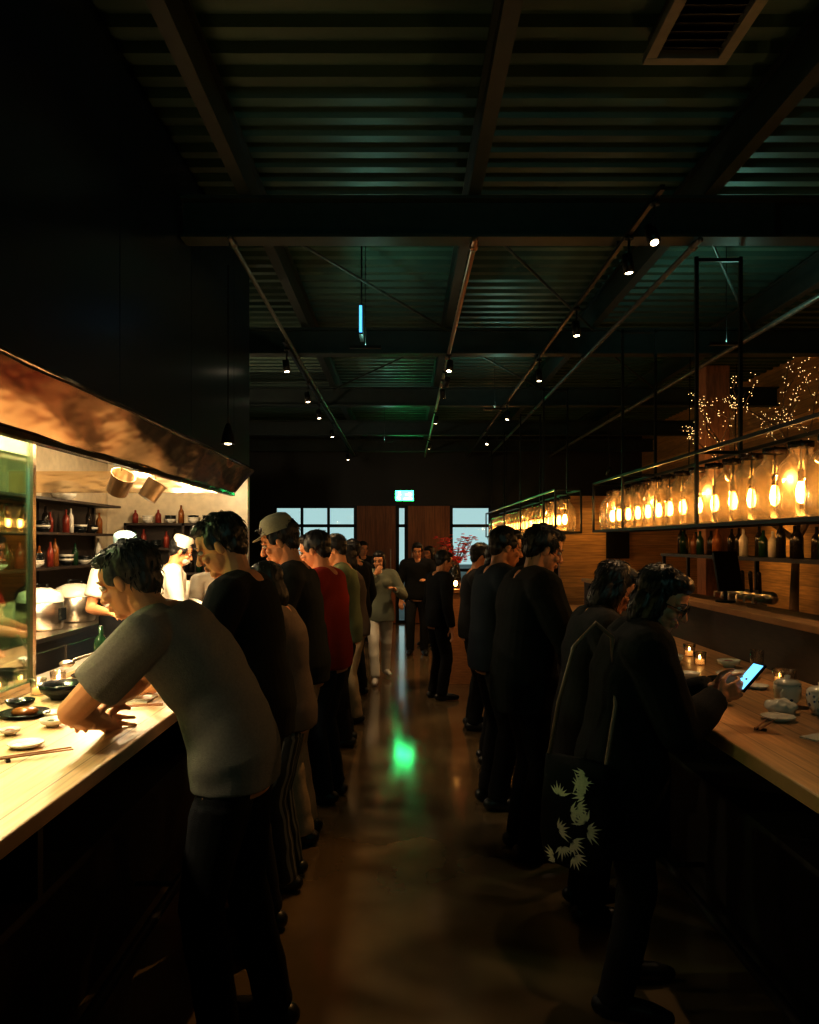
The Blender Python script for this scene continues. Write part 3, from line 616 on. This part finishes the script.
tab=[(-1.20,2.50,'p',.055,3),(-1.24,2.78,'b',.045,3),(-1.42,2.95,'p',.09,4),(-1.42,3.28,'b',.10,4),(-1.46,2.62,'b',.06,4),(-1.30,3.62,'b',.06,3),(-1.48,3.80,'p',.12,4),(-1.36,4.1,'b',.08,3),(-1.2,3.45,'p',.08,3),
     (-1.3,4.6,'b',.07,4),(-1.45,5.,'p',.1,3),(-1.25,5.4,'b',.07,3),(-1.4,5.9,'b',.08,3),(-1.25,6.6,'p',.1,3),(-1.4,7.3,'b',.09,4),(-1.3,2.1,'p',.1,4),(-1.27,3.12,'b',.05,4),(-1.5,3.08,'b',.055,4),
     (-1.33,2.66,'b',.035,3),(-1.36,2.42,'p',.07,4),(-1.31,2.95,'p',.04,3),(-1.52,2.80,'p',.045,3),(-1.44,3.50,'p',.06,3),(-1.34,3.84,'b',.05,4),(-1.2,4.85,'p',.07,3),(-1.22,6.0,'b',.06,4)]
def tableware(lst):
    for x,y,k,r,mi in lst:
        m=MB(); (plate if k=='p' else bowl)(m,x,y,Z,r,**({'m':mi} if k=='p' else {'h':r*.65,'m':mi}))
        if k=='b' or r>.088: m.ell((x,y,Z+(.018 if k=='p' else r*.35)),(r*.55,r*.5,.018 if r>.05 else .010),m=R.choice([2,5,1]) if R.random()<.7 else mi,seg=12,nr=6)
        m.build('plate' if k=='p' else 'bowl',bot)
tableware(tab)
chop(-1.12,2.38,.6); chop(-1.06,3.08,.2)
def tissue(x,y,s=.06,nm='crumpled_napkin'):
    m=MB(); m.ell((0,0,s*.42),(s,s*.8,s*.45),seg=18,nr=10); E=remesh(m,nm,[bot[3]],None,.006,1,lambda co,n: V((co.x,co.y,max(.001,co.z)))+n*noise.noise(co*40+V((x,y,0)))*.014 if co.z>.01 else V((co.x,co.y,.001))); E.location=(x,y,Z)
m=MB(); m.box(-1.20,-1.04,3.18,3.32,Z,Z+.006); m.obox((-1.1,3.24,Z+.010),(.12,.09,.006),Matrix.Rotation(.3,3,'Z')); m.build('folded_napkins',[bot[3]])
waxm=mat('wax',(.8,.6,.35),.5,emit=(1.,.45,.12),estr=1.2); flamem=mat('flame',(1,.6,.2),.5,emit=(1.,.6,.2),estr=30)
def candle(x,y):
    E=empty('candle_glass',(x,y,Z)); m=MB(); m.lathe([(.001,0),(.03,0),(.034,.07),(.032,.07),(.028,.004),(.001,.004)]); m.build('glass',M_cup,E); m=MB(); m.lathe([(.001,.005),(.024,.005),(.024,.03),(.001,.03)],seg=14); m.ell((0,0,.042),(.006,.006,.012),m=1,seg=8,nr=6); m.build('wax',[waxm,flamem],E)
candle(-1.56,3.36); candle(-1.56,3.55)
m=MB()
for i in range(3): m.box(-1.60,-1.42,4.3+i*.2,4.48+i*.2,Z,Z+.12); m.box(-1.59,-1.43,4.31+i*.2,4.47+i*.2,Z+.12,Z+.125,1)
m.build('ingredient_tins',[M_steel,bot[2]],bevel=.006)
m=MB(); bottle(m,-1.59,2.70,Z,.2,.03,0); bottle(m,-1.59,2.90,Z,.17,.03,2); bottle(m,-1.56,4.05,Z,.22,.035,1); m.build('sauce_bottles',bot)
pot(-1.5,6.4,Z,.12,.18); pot(-1.48,5.45,Z,.09,.13,'saucepan')
m=MB(); m.limb([(-1.55,3.7,Z+.10),(-1.30,4.05,Z+.17)],[.006,.006],8); m.ell((-1.57,3.67,Z+.085),(.035,.035,.018)); m.build('ladle',M_steel)
# ------------------------------------------------------------------ right bar
E=empty('bar_counter'); m=MB(); m.box(1.06,1.86,.5,8.2,.95,1.0); m.build('top',M_topr,E,bevel=.006)
m=MB(); m.box(1.36,1.86,.55,8.15,0,.95); m.box(1.12,1.36,.55,8.15,.74,.76); m.limb([(1.2,.5,.18),(1.2,8.2,.18)],[.02]*2,12)
for y in(.6,2.1,3.6,5.1,6.6,8.1): m.limb([(1.36,y,.18),(1.2,y,.18)],[.012]*2,8)
m.build('base_and_shelf',bpy.data.materials['counter_base_dark'],E)
m=MB(); m.box(1.86,1.92,.5,8.2,0,1.24); m.build('back_panel',M_darkwood,E)
m=MB(); m.box(1.83,2.12,.5,8.2,1.24,1.275); m.build('upper_ledge',M_topr,E,bevel=.004)
tableware([(1.36,2.88,'p',.06,3),(1.27,3.17,'b',.045,4),(1.42,3.52,'b',.07,4),(1.6,3.8,'p',.10,3),(1.35,3.75,'b',.05,3),(1.4,4.2,'b',.08,3),(1.3,4.6,'p',.08,3),(1.5,5.2,'b',.08,4),(1.4,6.,'p',.1,3),(1.45,2.42,'p',.07,4),(1.68,4.1,'b',.06,3),(1.56,3.50,'p',.05,3),(1.30,3.95,'p',.07,4)])
tissue(1.43,3.0,.06); tissue(1.24,3.45,.045); candle(1.56,4.18); candle(1.62,4.5); candle(1.5,4.9); candle(1.72,3.62)
blu=mat('porcelain_blue_pattern',(.72,.70,.62),.2,var=.0)
nt=blu.node_tree; vo=nt.nodes.new('ShaderNodeTexVoronoi'); vo.inputs['Scale'].default_value=38; tc=nt.nodes.new('ShaderNodeTexCoord'); nt.links.new(tc.outputs['Object'],vo.inputs['Vector'])
rp=nt.nodes.new('ShaderNodeValToRGB'); rp.color_ramp.elements[0].color=(.04,.07,.16,1); rp.color_ramp.elements[1].color=(.75,.72,.64,1); rp.color_ramp.elements[0].position=.28; rp.color_ramp.elements[1].position=.36
nt.links.new(vo.outputs['Distance'],rp.inputs[0]); nt.links.new(rp.outputs[0],nt.nodes['Principled BSDF'].inputs['Base Color'])
for x,y in((1.52,3.14),(1.57,2.98)):
    m=MB(); m.lathe([(.001,0),(.03,0),(.032,.008),(.048,.03),(.052,.07),(.050,.085),(.047,.085),(.045,.03),(.001,.012)],(x,y,Z),24,0); m.lathe([(.051,.086),(.051,.09),(.038,.102),(.01,.107),(.012,.12),(.001,.123)],(x,y,Z),24,1)
    m.limb([(x-.03,y-.033,Z+.07),(x-.055,y-.06,Z+.06),(x-.053,y-.058,Z+.03),(x-.03,y-.03,Z+.025)],[.005]*4,8); m.build('lidded_teacup',[blu,bot[3]])
chop(1.27,2.78,.9); Mk=Matrix.Rotation(.5,3,'Z'); m=MB(); m.obox((1.40,2.62,Z+.003),(.16,.09,.005),Mk); m.build('paper_menu',[bot[3]])
m=MB()
for x,y in((1.62,3.34),(1.76,3.95),(1.42,4.42),(1.72,2.85)): m.lathe([(.001,0),(.028,0),(.034,.11),(.032,.11),(.026,.006),(.001,.006)],(x,y,Z),18)
m.build('water_glasses',M_cup)
E=empty('point_of_sale_tablet'); m=MB(); Mt=Matrix.Rotation(.25,3,'Z')@Matrix.Rotation(-.25,3,'X'); m.obox((2.0,4.9,1.47),(.17,.02,.25),Mt); m.limb([(2.,4.93,1.28),(2.,4.94,1.42)],[.012]*2,8); m.lathe([(.001,0),(.06,0),(.06,.012),(.001,.014)],(2.,4.93,1.275)); m.build('body',black_metal,E,bevel=.003)
m=MB(); m.limb([(2.60,5.6,1.25),(2.60,6.4,1.25)],[.045]*2,14)
for y in(5.75,6.25): m.limb([(2.6,y,.93),(2.6,y,1.25)],[.035]*2,12)
for i in range(6):
    y=5.65+i*.14; m.limb([(2.56,y,1.25),(2.49,y,1.25),(2.48,y,1.18)],[.012,.011,.009],8); m.limb([(2.54,y,1.29),(2.53,y,1.42)],[.012,.018],8,m=1)
m.build('beer_tap_tower',[M_steel,bot[0]])
m=MB(); m.box(2.5,3.1,3.0,8.6,0,.90); m.box(2.48,3.12,2.98,8.62,.90,.93,1); m.build('back_bar_cabinet',[M_darkwood,M_topr],bevel=.004)
m=MB()
for y in (3.2,3.6,4.0,4.4,4.8):
    bottle(m,2.7+R.uniform(-.1,.1),y,.93,R.uniform(.26,.34),.04,R.choice([0,1,2,0])); bottle(m,2.95+R.uniform(-.08,.08),y+.1,.93,R.uniform(.26,.36),.04,R.choice([0,1,2,5]))
m.build('back_bar_bottles',bot)
m=MB(); m.box(2.75,3.05,5.2,8.5,1.50,1.53)
for y in(5.22,6.8,8.45): m.box(2.76,2.79,y,y+.03,.93,1.5); m.box(3.02,3.05,y,y+.03,.93,1.5)
m.build('bottle_shelf',black_metal)
m=MB(); y=5.3
while y<8.4: bottle(m,2.88+R.uniform(-.06,.06),y,1.53,R.uniform(.2,.3),.036,R.choice([0,0,1,2,0,3])); y+=R.uniform(.1,.2)
m.build('shelf_bottles',bot)
m=MB(); m.box(2.35,XR-.01,12.0,12.12,0,2.35); m.build('wall_partition',M_woodw)
m=MB(); m.box(3.35,3.62,8.8,9.07,0,3.62); m.build('timber_pillar',mat('pillar_wood',(.30,.13,.06),.6,var=.3,stretch=(4,4,.6)),bevel=.01)
m=MB(); m.box(3.05,3.4,11.96,11.995,1.4,2.0); m.build('menu_board',black_metal,bevel=.005)
# hanging racks with jar lamps
bulb=mat('bulb_filament',(1,.6,.2),.4,emit=(1.,.50,.13),estr=34)
jm=MB(); jm.lathe([(.001,0),(.095,0),(.112,.02),(.116,.06),(.112,.21),(.10,.26),(.062,.305),(.054,.32),(.054,.35)],seg=20,m=0)
jm.lathe([(.057,.345),(.060,.35),(.060,.375),(.001,.382)],seg=20,m=1); jm.limb([(0,0,.38),(0,0,.22)],[.006]*2,6,m=1); jm.limb([(0,0,.23),(0,0,.19)],[.016]*2,10,m=1); jm.lathe([(.010,.19),(.022,.15),(.026,.12),(.018,.085),(.001,.075)],seg=12,m=2)
jar0=jm.build('glass_jar_lamp',[M_jar,bot[0],bulb]); jar_mesh=jar0.data; bpy.data.objects.remove(jar0)
def rack(name,x0,x1,y0,y1,zb,zt,loops,sp):
    E=empty(name); m=MB(); b=.010
    def bar(a,c):
        a=V(a);c=V(c); lo=[min(a[i],c[i])-b for i in range(3)]; hi=[max(a[i],c[i])+b for i in range(3)]; m.box(lo[0],hi[0],lo[1],hi[1],lo[2],hi[2])
    for x in(x0,x1):
        for z in(zb,zt): bar((x,y0,z),(x,y1,z))
    ys=[y0,y1]+list(loops)
    for y in ys:
        for x in(x0,x1): bar((x,y,zb),(x,y,zt))
        for z in(zb,zt): bar((x0,y,z),(x1,y,z))
    for y in loops:
        for x in(x0,x1): bar((x,y,zt),(x,y,3.39))
        bar((x0,y,3.38),(x1,y,3.38))
    m.box(x0,x1,y0,y1,zb-.004,zb+.012); m.build('frame',black_metal,E)
    xc=(x0+x1)/2; y=y0+.16
    while y<y1-.12:
        o=bpy.data.objects.new('glass_jar_lamp',jar_mesh); scene.collection.objects.link(o); o.location=(xc+R.uniform(-.006,.006),y,zb+.0125); o.rotation_euler=(0,0,R.random()*6)
        y+=sp
rack('hanging_jar_lamp_rack',1.79,2.06,2.6,7.5,1.75,2.20,(3.2,4.85,6.5),.27)
rack('hanging_jar_lamp_rack',1.58,1.85,8.3,15.4,1.75,2.20,(9.0,10.8,12.6,14.4),.30)
for i in(0,4,8,12,16): light('POINT','jar_rack_light',(1.925,2.895+.27*i,1.97),8 if i else 14,(1.,.48,.16),rad=.012)
for i in(2,8,15,20): light('POINT','jar_rack_light',(1.715,8.61+.30*i,1.97),9,(1.,.48,.16),rad=.012)
# fairy lights on a branchy tree
E=empty('fairy_light_tree'); m=MB(); fl=MB(); rt=random.Random(5)
def branch(p,d,L,r,depth):
    q=p+d*L; m.limb([p,(p+q)/2+V((rt.gauss(0,.03),rt.gauss(0,.03),0))*L,q],[r,r*.85,r*.6],7)
    if depth>=2:
        for i in range(4):
            t=rt.random(); a=rt.random()*6.28; c=p.lerp(q,t)+V((math.cos(a),math.sin(a),rt.uniform(-1,1)))*.03; fl.ell(c,(.004,)*3,seg=6,nr=4)
    if depth<5:
        for i in range(3 if depth<2 else 2):
            nd=(d+V((rt.gauss(-.03,.42),rt.gauss(0,.5),rt.gauss(.0,.25)))).normalized(); branch(q,nd,L*(.5 if depth==0 else .68),r*.55,depth+1)
branch(V((3.42,6.9,.36)),V((0,0,1)),1.3,.05,0)
m.lathe([(.001,0),(.2,0),(.26,.42),(.23,.42),(.22,.36),(.001,.35)],(3.42,6.9,0),20); m.build('trunk_and_branches',mat('bark',(.16,.10,.055),.8),E); fl.build('fairy_lights',mat('fairy_glow',(1,.8,.5),.4,emit=(1.,.68,.30),estr=2.2),E)
# ------------------------------------------------------------------ podium and flowers
E=empty('wooden_host_stand'); m=MB(); m.box(.48,1.10,9.15,10.6,.0,1.06); m.box(.45,1.13,9.12,10.63,1.06,1.10); m.build('body',mat('stand_wood',(.40,.19,.07),.45,var=.2,stretch=(1,1,6)),E,bevel=.005)
E=empty('vase_with_red_blossom',(.62,9.8,1.10)); m=MB(); m.lathe([(.001,0),(.05,0),(.08,.08),(.07,.18),(.035,.24),(.045,.27),(.04,.27),(.03,.24),(.001,.2)],seg=20); m.build('vase',bot[4],E)
m=MB(); fw=MB(); rf=random.Random(9)
for i in range(14):
    a=rf.random()*6.28; d=V((math.cos(a)*.5,math.sin(a)*.5,1)).normalized(); p=V((0,0,.24)); pts=[p]
    for k in range(4): p=p+d*.10+V((rf.gauss(0,.02),rf.gauss(0,.02),0)); pts.append(p)
    m.limb(pts,[.005,.004,.004,.003,.002],6)
    for k in range(16):
        c=pts[rf.randint(1,4)]+V((rf.gauss(0,.035),rf.gauss(0,.035),rf.gauss(0,.03)))
        for j in range(5):
            t=j*1.257; fw.ell(c+V((math.cos(t),math.sin(t),.2))*.011,(.012,.012,.006),seg=6,nr=4)
m.build('branches',bpy.data.materials['bark'],E); fw.build('blossoms',mat('red_blossom',(.65,.05,.03),.6),E)
E=empty('counter_lantern',(.60,9.35,1.10)); m=MB(); m.lathe([(.001,0),(.05,0),(.05,.01),(.045,.012)],seg=16); m.lathe([(.045,.12),(.05,.125),(.001,.14)],seg=16)
for a in range(4): m.limb([(.043*math.cos(a*pi/2),.043*math.sin(a*pi/2),.01),(.043*math.cos(a*pi/2),.043*math.sin(a*pi/2),.12)],[.003]*2,6)
m.build('cage',black_metal,E); m=MB(); m.ell((0,0,.06),(.022,.022,.035)); m.build('flame_bulb',bulb,E)
spotlamp(.40,8.3,3.15,(.62,9.4,1.1),110,3.36,.6,(1.,.5,.15))
# ------------------------------------------------------------------ wall and ceiling wash
def washer(loc,e,tgt,size,col=(1.,.60,.18)):
    E=empty('wall_or_added_wash_lamp'); c=V(loc); d=(V(tgt)-c).normalized(); m=MB(); m.limb([c-d*.12,c-d*.01],[.03,.036],14,(False,False)); m.limb([c-d*.08,V((c.x,c.y,3.9))],[.006]*2,6); m.build('housing',black_metal,E)
    light('SPOT','beam',loc,e,col,E,tgt,size,.85,.05)
for y in(7,10): washer((4.2,y,2.15),38,(4.75,y,1.2),2.0)
washer((2.9,11.3,2.6),38,(2.7,12.0,1.6),.9); washer((3.0,8.3,2.2),14,(3.45,8.9,2.7),1.0)
for x,y,e in((-.3,6.0,4.),(1.0,8.8,4.5),(2.4,5.9,5),(-.3,11.6,4)):  # green fill lamps added so the dark deck shows
    E=empty('added_ceiling_uplight'); m=MB(); m.box(x-.12,x+.12,y-.02,y+.02,3.12,3.14); m.limb([(x,y,3.13),(x,y,3.9)],[.003]*2,6); m.build('housing',black_metal,E)
    light('AREA','glow',(x+.05,y,3.145),e,(.42,1.,.80),E,(x+.05,y,5),sx=.12,sy=.03)
washer((0.6,-1.2,2.6),52,(.5,3.4,3.95),1.9,(.36,1.,.80))  # unseen green uplight added behind the camera to lift the ceiling
# ------------------------------------------------------------------ world and camera
w=bpy.data.worlds.new('dusk'); scene.world=w; w.use_nodes=True; bg=w.node_tree.nodes['Background']; bg.inputs[0].default_value=(.46,.62,.66,1); bg.inputs[1].default_value=1.05
cd=bpy.data.cameras.new('camera'); cam=bpy.data.objects.new('camera',cd); scene.collection.objects.link(cam); scene.camera=cam
cam.location=(0,0,1.65); cam.rotation_euler=(pi/2,0,0); cd.sensor_fit='VERTICAL'; cd.sensor_height=36; cd.lens=790/1024*36; cd.shift_y=30/1024; cd.shift_x=.0044; cd.clip_start=.05
scene.view_settings.view_transform='Standard'; scene.view_settings.exposure=.22; scene.view_settings.gamma=.80
